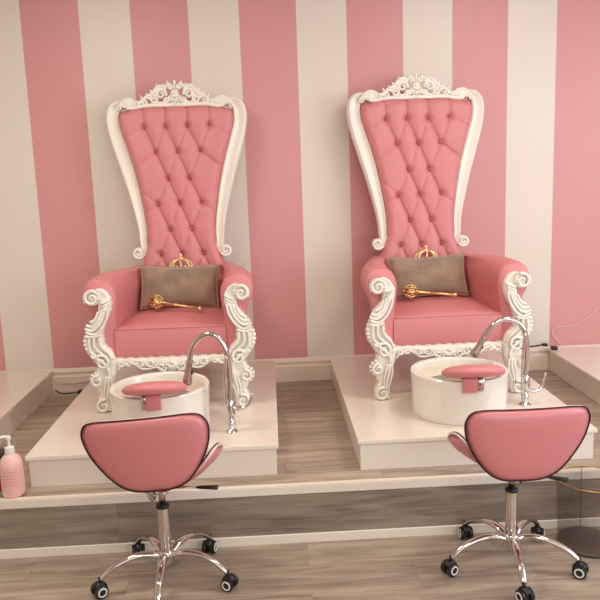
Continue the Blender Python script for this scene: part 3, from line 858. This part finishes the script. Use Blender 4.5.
# ------------------------------------------------------------------ rolling stools (local z=0 on the lower floor)
def stool(label, loc, base_rot, seat_rot, lever, tilt=0, lift=0, twist=0):
    t = thing('rolling_stool', label, 'rolling stool', loc, 0, 'pink rolling pedicure stools')
    bm = bmesh.new()
    lathe(bm, [(0, .085), (.030, .085), (.034, .09), (.034, .135), (.030, .142), (.025, .145), (.0245, .335), (0, .335)], 28)
    autosmooth(link('column', bm, M['chrome'], t), 40)
    bm = bmesh.new(); lathe(bm, [(0, .334), (.027, .334), (.028, .340), (.026, .350), (0, .350)], 24); link('collar', bm, M['black'], t)
    bm = bmesh.new(); lathe(bm, [(0, .348), (.014, .348), (.014, .425), (0, .425)], 20); link('gas_rod', bm, M['brushed'], t)
    for k in range(5):
        a = math.radians(270+72*k)+base_rot; c, s = math.cos(a), math.sin(a)
        pp = catmull([(.020, .118), (.06, .136), (.11, .143), (.16, .136), (.213, .117), (.250, .092), (.270, .072)], 4)
        n = 12; rings = []
        bm = bmesh.new()
        for i, (r, z) in enumerate(pp):
            tt = i/(len(pp)-1)
            hw = .021-.008*tt if tt < .9 else .0125; hh = .013-.003*tt
            i0, i1 = max(0, i-1), min(len(pp)-1, i+1)
            dr, dz = pp[i1][0]-pp[i0][0], pp[i1][1]-pp[i0][1]; Ln = math.hypot(dr, dz); nr, nz = -dz/Ln, dr/Ln
            ring = []
            for j in range(n):
                th = 2*PI*j/n; o1, o2 = math.cos(th)*hw, math.sin(th)*hh
                rr = r+nr*o2; ring.append(bm.verts.new((rr*c-o1*s, rr*s+o1*c, z+nz*o2)))
            rings.append(ring)
        for a1, b1 in zip(rings, rings[1:]):
            for j in range(n): bm.faces.new((a1[j], a1[(j+1) % n], b1[(j+1) % n], b1[j]))
        bm.faces.new(rings[0]); bm.faces.new(rings[-1])
        link('leg', bm, M['chrome'], t)
        # castor
        ca = bpy.data.objects.new('caster', None); COL.objects.link(ca); ca.parent = t
        ca.location = (.274*c, .274*s, 0); ca.rotation_euler.z = {0: .5, 1: 1.1, 2: -.25, 3: .2, 4: -.9}[k]+base_rot
        bm = bmesh.new(); tube(bm, [(0, 0, .05), (0, 0, .082)], .0075, 10)
        # hood: arc over the wheels
        hood = [(0, .024*math.cos(b)-.006, .030+.026*math.sin(b)) for b in [math.radians(-20+170*q/10) for q in range(11)]]
        tube(bm, hood, .0105, 10, flat=(1, 1.7)); box(bm, -.007, .007, -.024, .018, .012, .052, .003, 1)
        link('hood', bm, M['black'], ca)
        for sx in (-1, 1):
            bm = bmesh.new(); lathe(bm, [(0, -.010), (.024, -.010), (.028, -.006), (.028, .006), (.024, .009), (0, .009)], 24)
            bmesh.ops.rotate(bm, verts=bm.verts, cent=(0, 0, 0), matrix=Matrix.Rotation(sx*PI/2, 3, 'Y'))
            bmesh.ops.translate(bm, verts=bm.verts, vec=(sx*.020, -.006, .0285))
            w = autosmooth(link('wheel', bm, M['black'], ca), 50)
            bm = bmesh.new(); lathe(bm, [(.0135, .0088), (.0140, .0115), (.0195, .0115), (.0205, .0088)], 24)
            bmesh.ops.rotate(bm, verts=bm.verts, cent=(0, 0, 0), matrix=Matrix.Rotation(sx*PI/2, 3, 'Y'))
            bmesh.ops.translate(bm, verts=bm.verts, vec=(sx*.020, -.006, .0285))
            link('white_ring', bm, M['wheel'], w)
    up = bpy.data.objects.new('swivel_seat', None); COL.objects.link(up); up.parent = t; up.rotation_euler.z = seat_rot
    # outline of backrest (x, z) symmetric
    half = [(0, 1.0), (.45, 1.0), (.76, .995), (.92, .955), (1.0, .84), (.995, .70), (.94, .54), (.83, .37), (.68, .20), (.50, .07), (.28, .008), (0, 0)]
    full = half + [(-x, z) for x, z in half[-2:0:-1]]
    out = catmull(full, 5, True)
    HWd, HT = .256, .315
    zb = .468
    def shell(name, place, mat_, th, rings_n=9, edge_in=.0):
        bm = bmesh.new()
        c0 = (0, .55)
        lay = []
        for side in (-1, 1):
            rs = []
            for k in range(rings_n, -1, -1):
                f = k/rings_n
                prof_t = th*(1-f**4)**.5 if f < 1 else 0
                rs.append([(c0[0]+(x-c0[0])*f, c0[1]+(z-c0[1])*f, side*prof_t) for x, z in out])
            lay.append(rs)
        n = len(out)
        rim = [bm.verts.new(place(*p)) for p in lay[0][0]]
        for rs in lay:
            prev = rim
            for ring in rs[1:-1]:
                cur = [bm.verts.new(place(*p)) for p in ring]
                for j in range(n): bm.faces.new((prev[j], prev[(j+1) % n], cur[(j+1) % n], cur[j]))
                prev = cur
            cv = bm.verts.new(place(*rs[-1][0]))
            for j in range(n): bm.faces.new((prev[j], prev[(j+1) % n], cv))
        return link(name, bm, mat_, up)
    ct, stt = math.cos(twist), math.sin(twist)
    def pb(x, z, d):
        a, b, c = pb0(x, z, d); return (a*ct-b*stt, a*stt+b*ct, c+lift)
    def pb0(x, z, d):  # backrest placement; wraps forwards at its ends
        X = x*HWd; x, z = x*math.cos(tilt) - (z-.5)*.6*math.sin(tilt)*2, z + x*math.sin(tilt)*.83; return (x*HWd*.985, -.146 + d + .35*X*X - .05*(z-.3), zb + z*HT)
    br = shell('backrest', pb, M['stool_leather'], .027)
    bm = bmesh.new(); tube(bm, [pb(x, z, -.003) for x, z in out], .0026, 7, closed=True); link('piping', bm, M['piping'], br)
    bm = bmesh.new(); tube(bm, [pb(x*.985, .55+(z-.55)*.985, .006) for x, z in out], .0045, 7, closed=True); link('inner_piping', bm, M['white_piping'], br)
    # seat shell: same pan shape laid down, sides curling up like a saddle
    def ps(x, z, d):
        X = x*.285; Yv = -.062+(1-z)*.31
        curl = .165*abs(x)**2.1
        return (X*(1-.10*abs(x)**3) - d*.5*x, Yv, .448 + curl + d*(1-.2*abs(x)) + .012*(z-.5))
    se = shell('seat', ps, M['stool_leather'], .024)
    bm = bmesh.new(); tube(bm, [ps(x, z, .0) for x, z in out], .005, 8, closed=True); link('piping', bm, M['white_piping'], se)
    bm = bmesh.new(); tube(bm, [ps(x*.985, .55+(z-.55)*.985, .011) for x, z in out], .003, 6, closed=True); link('inner_piping', bm, M['piping'], se)
    # under-seat plate and back support bar
    bm = bmesh.new(); box(bm, -.045, .045, -.06, .08, 0.414, .430, .004, 1)
    tube(bm, [(0, -.06, .412), (0, -.080, .414), (0, -.098, .43), (0, -.112, .49), (0, -.118, .56)], .011, 10, flat=(.6, 1.6))
    link('bracket', bm, M['chrome'], up)
    lv = bpy.data.objects.new('height_lever', None); COL.objects.link(lv); lv.parent = up; lv.location.z = .044
    bm = bmesh.new(); a = Vector(lever[0]); b = Vector(lever[1]); d = (b-a).normalized()
    tube(bm, [a, b], .005, 8); link('lever_rod', bm, M['brushed'], lv)
    bm = bmesh.new(); tube(bm, [b-d*.01, b+d*.01, b+d*.05, b+d*.075, b+d*.08], [.008, .012, .014, .016, .011], 10, flat=(1, .55)); link('lever_grip', bm, M['black'], lv)
    return t
stool('pink rolling stool in front of the left platform, seat wing showing at right', (-.494, -1.980, HS), 0, math.radians(-18), ((.03, .02, .372), (.145, .05, .368)), math.radians(5), -.002, math.radians(12))
stool('pink rolling stool in front of the right platform, seat wing showing at left', (.968, -2.000, HS), math.radians(-8), math.radians(15), ((.05, -.03, .372), (.105, -.10, .376)), math.radians(-1), -.030, math.radians(-12))

# ------------------------------------------------------------------ waste bin
t = thing('waste_bin', 'smoked clear round waste bin with thin brass rim beside the right stool', 'waste bin', (1.365, -1.868, HS))
bm = bmesh.new(); lathe(bm, [(.130, .004), (.142, .308), (.1405, .308), (.1285, .006)], 64); link('bin_wall', bm, M['smoke'], t)
bm = bmesh.new(); lathe(bm, [(0, 0), (.131, 0), (.133, .003), (.133, .014), (.129, .017), (0, .017)], 64); autosmooth(link('bin_base', bm, M['smoke_base'], t), 40)
bm = bmesh.new(); tube(bm, [(.142*math.cos(2*PI*k/64), .142*math.sin(2*PI*k/64), .310) for k in range(64)], .0024, 8, closed=True); link('rim', bm, M['rim_gold'], t)
bm = bmesh.new(); tube(bm, [(.02, .128, .01), (.022, .1395, .306)], .0016, 6); link('seam', bm, M['smoke_base'], t)

# ------------------------------------------------------------------ bottles at the left
t = thing('soap_bottle', 'pink lotion bottle with white pump on the podium edge', 'bottle', (-1.222, -1.648, .004))
bm = bmesh.new(); lathe(bm, [(0, 0), (.046, 0), (.050, .004), (.051, .02), (.051, .135), (.049, .155), (.042, .175), (.030, .190), (.020, .196), (.020, .20), (0, .20)], 40)
autosmooth(link('bottle_body', bm, M['bottle'], t), 50)
bm = bmesh.new()
for k, (w, z) in enumerate(((.030, .125), (.036, .108), (.026, .094), (.034, .078), (.030, .062))):
    # printed label lines, set out on the curved front
    pts = [(.0514*math.sin(a), -.0514*math.cos(a), z) for a in [(-1+2*q/8)*w/.051+.1 for q in range(9)]]
    tube(bm, pts, .0012, 5)
link('label_print', bm, M['bottle_text'], t)
bm = bmesh.new(); lathe(bm, [(0, .198), (.021, .198), (.022, .202), (.021, .228), (.012, .232), (.006, .234), (.006, .262), (.010, .264), (.011, .276), (.008, .282), (0, .283)], 24)
tube(bm, catmull([(0, 0, .275), (-.022, -.006, .279), (-.045, -.012, .272), (-.052, -.014, .262)], 5), [.008]*10+[.007, .006, .006, .006, .006, .005], 10, flat=(1, .8))
autosmooth(link('pump', bm, M['pump'], t), 45)
t = thing('red_bottle', 'red bottle with a black cap half hidden behind the pink lotion bottle', 'bottle', (-1.292, -1.565, 0))
bm = bmesh.new(); lathe(bm, [(0, 0), (.036, 0), (.040, .004), (.040, .118), (.036, .134), (.024, .146), (0, .146)], 32); autosmooth(link('bottle_body', bm, M['red'], t), 50)
bm = bmesh.new(); lathe(bm, [(0, .144), (.035, .144), (.037, .148), (.036, .180), (.032, .185), (0, .185)], 28); autosmooth(link('cap', bm, M['black'], t), 50)

# ------------------------------------------------------------------ cords
bm = bmesh.new()
tube(bm, catmull([(-1.490, -.06, .030), (-1.45, -.09, .018), (-1.40, -.085, .010), (-1.36, -.07, .012), (-1.30, -.07, .012)], 6), .0045, 8)
box(bm, -1.335, -1.255, -.095, -.05, 0, .026, .006, 2)
tag(link('power_adapter', bm, M['black']), 'black cord with a plug block on the floor left of the left throne', 'cord')
bm = bmesh.new()
tube(bm, catmull([(-1.495, -.05, .10), (-1.44, -.03, .075), (-1.38, -.024, .062), (-1.30, -.024, .070), (-1.22, -.03, .09)], 6), .0028, 7)
tag(link('white_cord', bm, M['cord_white']), 'thin pale cord sagging along the baseboard left of the left throne', 'cord')
bm = bmesh.new()
tube(bm, catmull([(1.56, -.16, .135), (1.62, -.12, .165), (1.70, -.08, .182), (1.78, -.06, .185), (1.845, -.05, .190)], 6), .005, 8)
tube(bm, [(1.84, -.05, .190), (1.87, -.05, .188), (1.875, -.05, .188)], [.010, .012, .009], 10)
tube(bm, catmull([(1.56, -.16, .135), (1.53, -.18, .06), (1.545, -.17, .005), (1.60, -.14, .005)], 6), .005, 8)
tag(link('black_plug_cord', bm, M['black']), 'black cord and plug rising beside the right end of the right platform', 'cord')
bm = bmesh.new()
tube(bm, catmull([(1.925, -.06, PH+.004), (1.965, -.05, PH+.006), (1.975, -.02, PH+.03), (1.925, -.012, .245), (1.93, -.010, .285), (1.975, -.010, .30), (2.08, -.010, .312), (2.17, -.010, .36), (2.26, -.010, .435), (2.40, -.010, .47)], 6), .003, 7)
tag(link('white_cord', bm, M['cord_white']), 'thin pale cord looping up the pink wall above the right-edge platform', 'cord')
bm = bmesh.new(); box(bm, 1.895, 1.935, -.085, -.045, PH, PH+.024, .005, 2)
tag(link('plug_adapter', bm, M['black']), 'small black plug block on the corner of the right-edge platform', 'plug')

# ------------------------------------------------------------------ light
def area(name, loc, rot, sx, sy, power, col):
    l = bpy.data.lights.new(name, 'AREA'); l.shape = 'RECTANGLE'; l.size = sx; l.size_y = sy; l.energy = power; l.color = col
    o = bpy.data.objects.new(name, l); COL.objects.link(o); o.location = loc; o.rotation_euler = rot
    return o
# daylight through the shop windows behind the camera
area('window_daylight', (2.9, -7.4, 1.3), (math.radians(90), 0, 0), 2.3, 2.0, 48, (.92, 1, 1.08))
area('window_daylight', (.35, -7.4, 1.3), (math.radians(90), 0, 0), 2.6, 2.0, 26, (.98, 1, 1))
# glass side of the shop to the right
area('side_daylight', (4.3, -3.4, 1.75), (0, math.radians(90), 0), 1.7, 2.2, 66, (.84, 1, 1.18))
# ceiling lamps
for x, y in ((-1.2, -1.9), (1.6, -1.9), (.2, -4.2)):
    area('ceiling_lamp', (x, y, 2.76), (0, 0, 0), 0.7, .35, 23, (1, .94, .82))
w = bpy.data.worlds.new('world'); w.use_nodes = True; sc.world = w
w.node_tree.nodes['Background'].inputs[0].default_value = (1, .93, .88, 1); w.node_tree.nodes['Background'].inputs[1].default_value = .3

# ------------------------------------------------------------------ camera (fitted to the photograph)
yaw, pitch, roll, f = .038, -.1718, -.0357, 720.45
d = Vector((math.sin(yaw)*math.cos(pitch), math.cos(yaw)*math.cos(pitch), math.sin(pitch)))
r = Vector((math.cos(yaw), -math.sin(yaw), 0)); u = r.cross(d)
c, s = math.cos(roll), math.sin(roll)
r2 = c*r+s*u; u2 = -s*r+c*u
cam = bpy.data.cameras.new('camera'); co = bpy.data.objects.new('camera', cam); COL.objects.link(co)
co.matrix_world = Matrix(((r2.x, u2.x, -d.x, 0), (r2.y, u2.y, -d.y, -4.8087), (r2.z, u2.z, -d.z, 1.4), (0, 0, 0, 1)))
cam.sensor_fit = 'HORIZONTAL'; cam.sensor_width = 36; cam.lens = f/600*36
cam.clip_start = .05
sc.camera = co
vs = sc.view_settings; vs.view_transform = 'Standard'; vs.look = 'None'; vs.gamma = 1; vs.use_curve_mapping = False
vs.exposure = 0.06
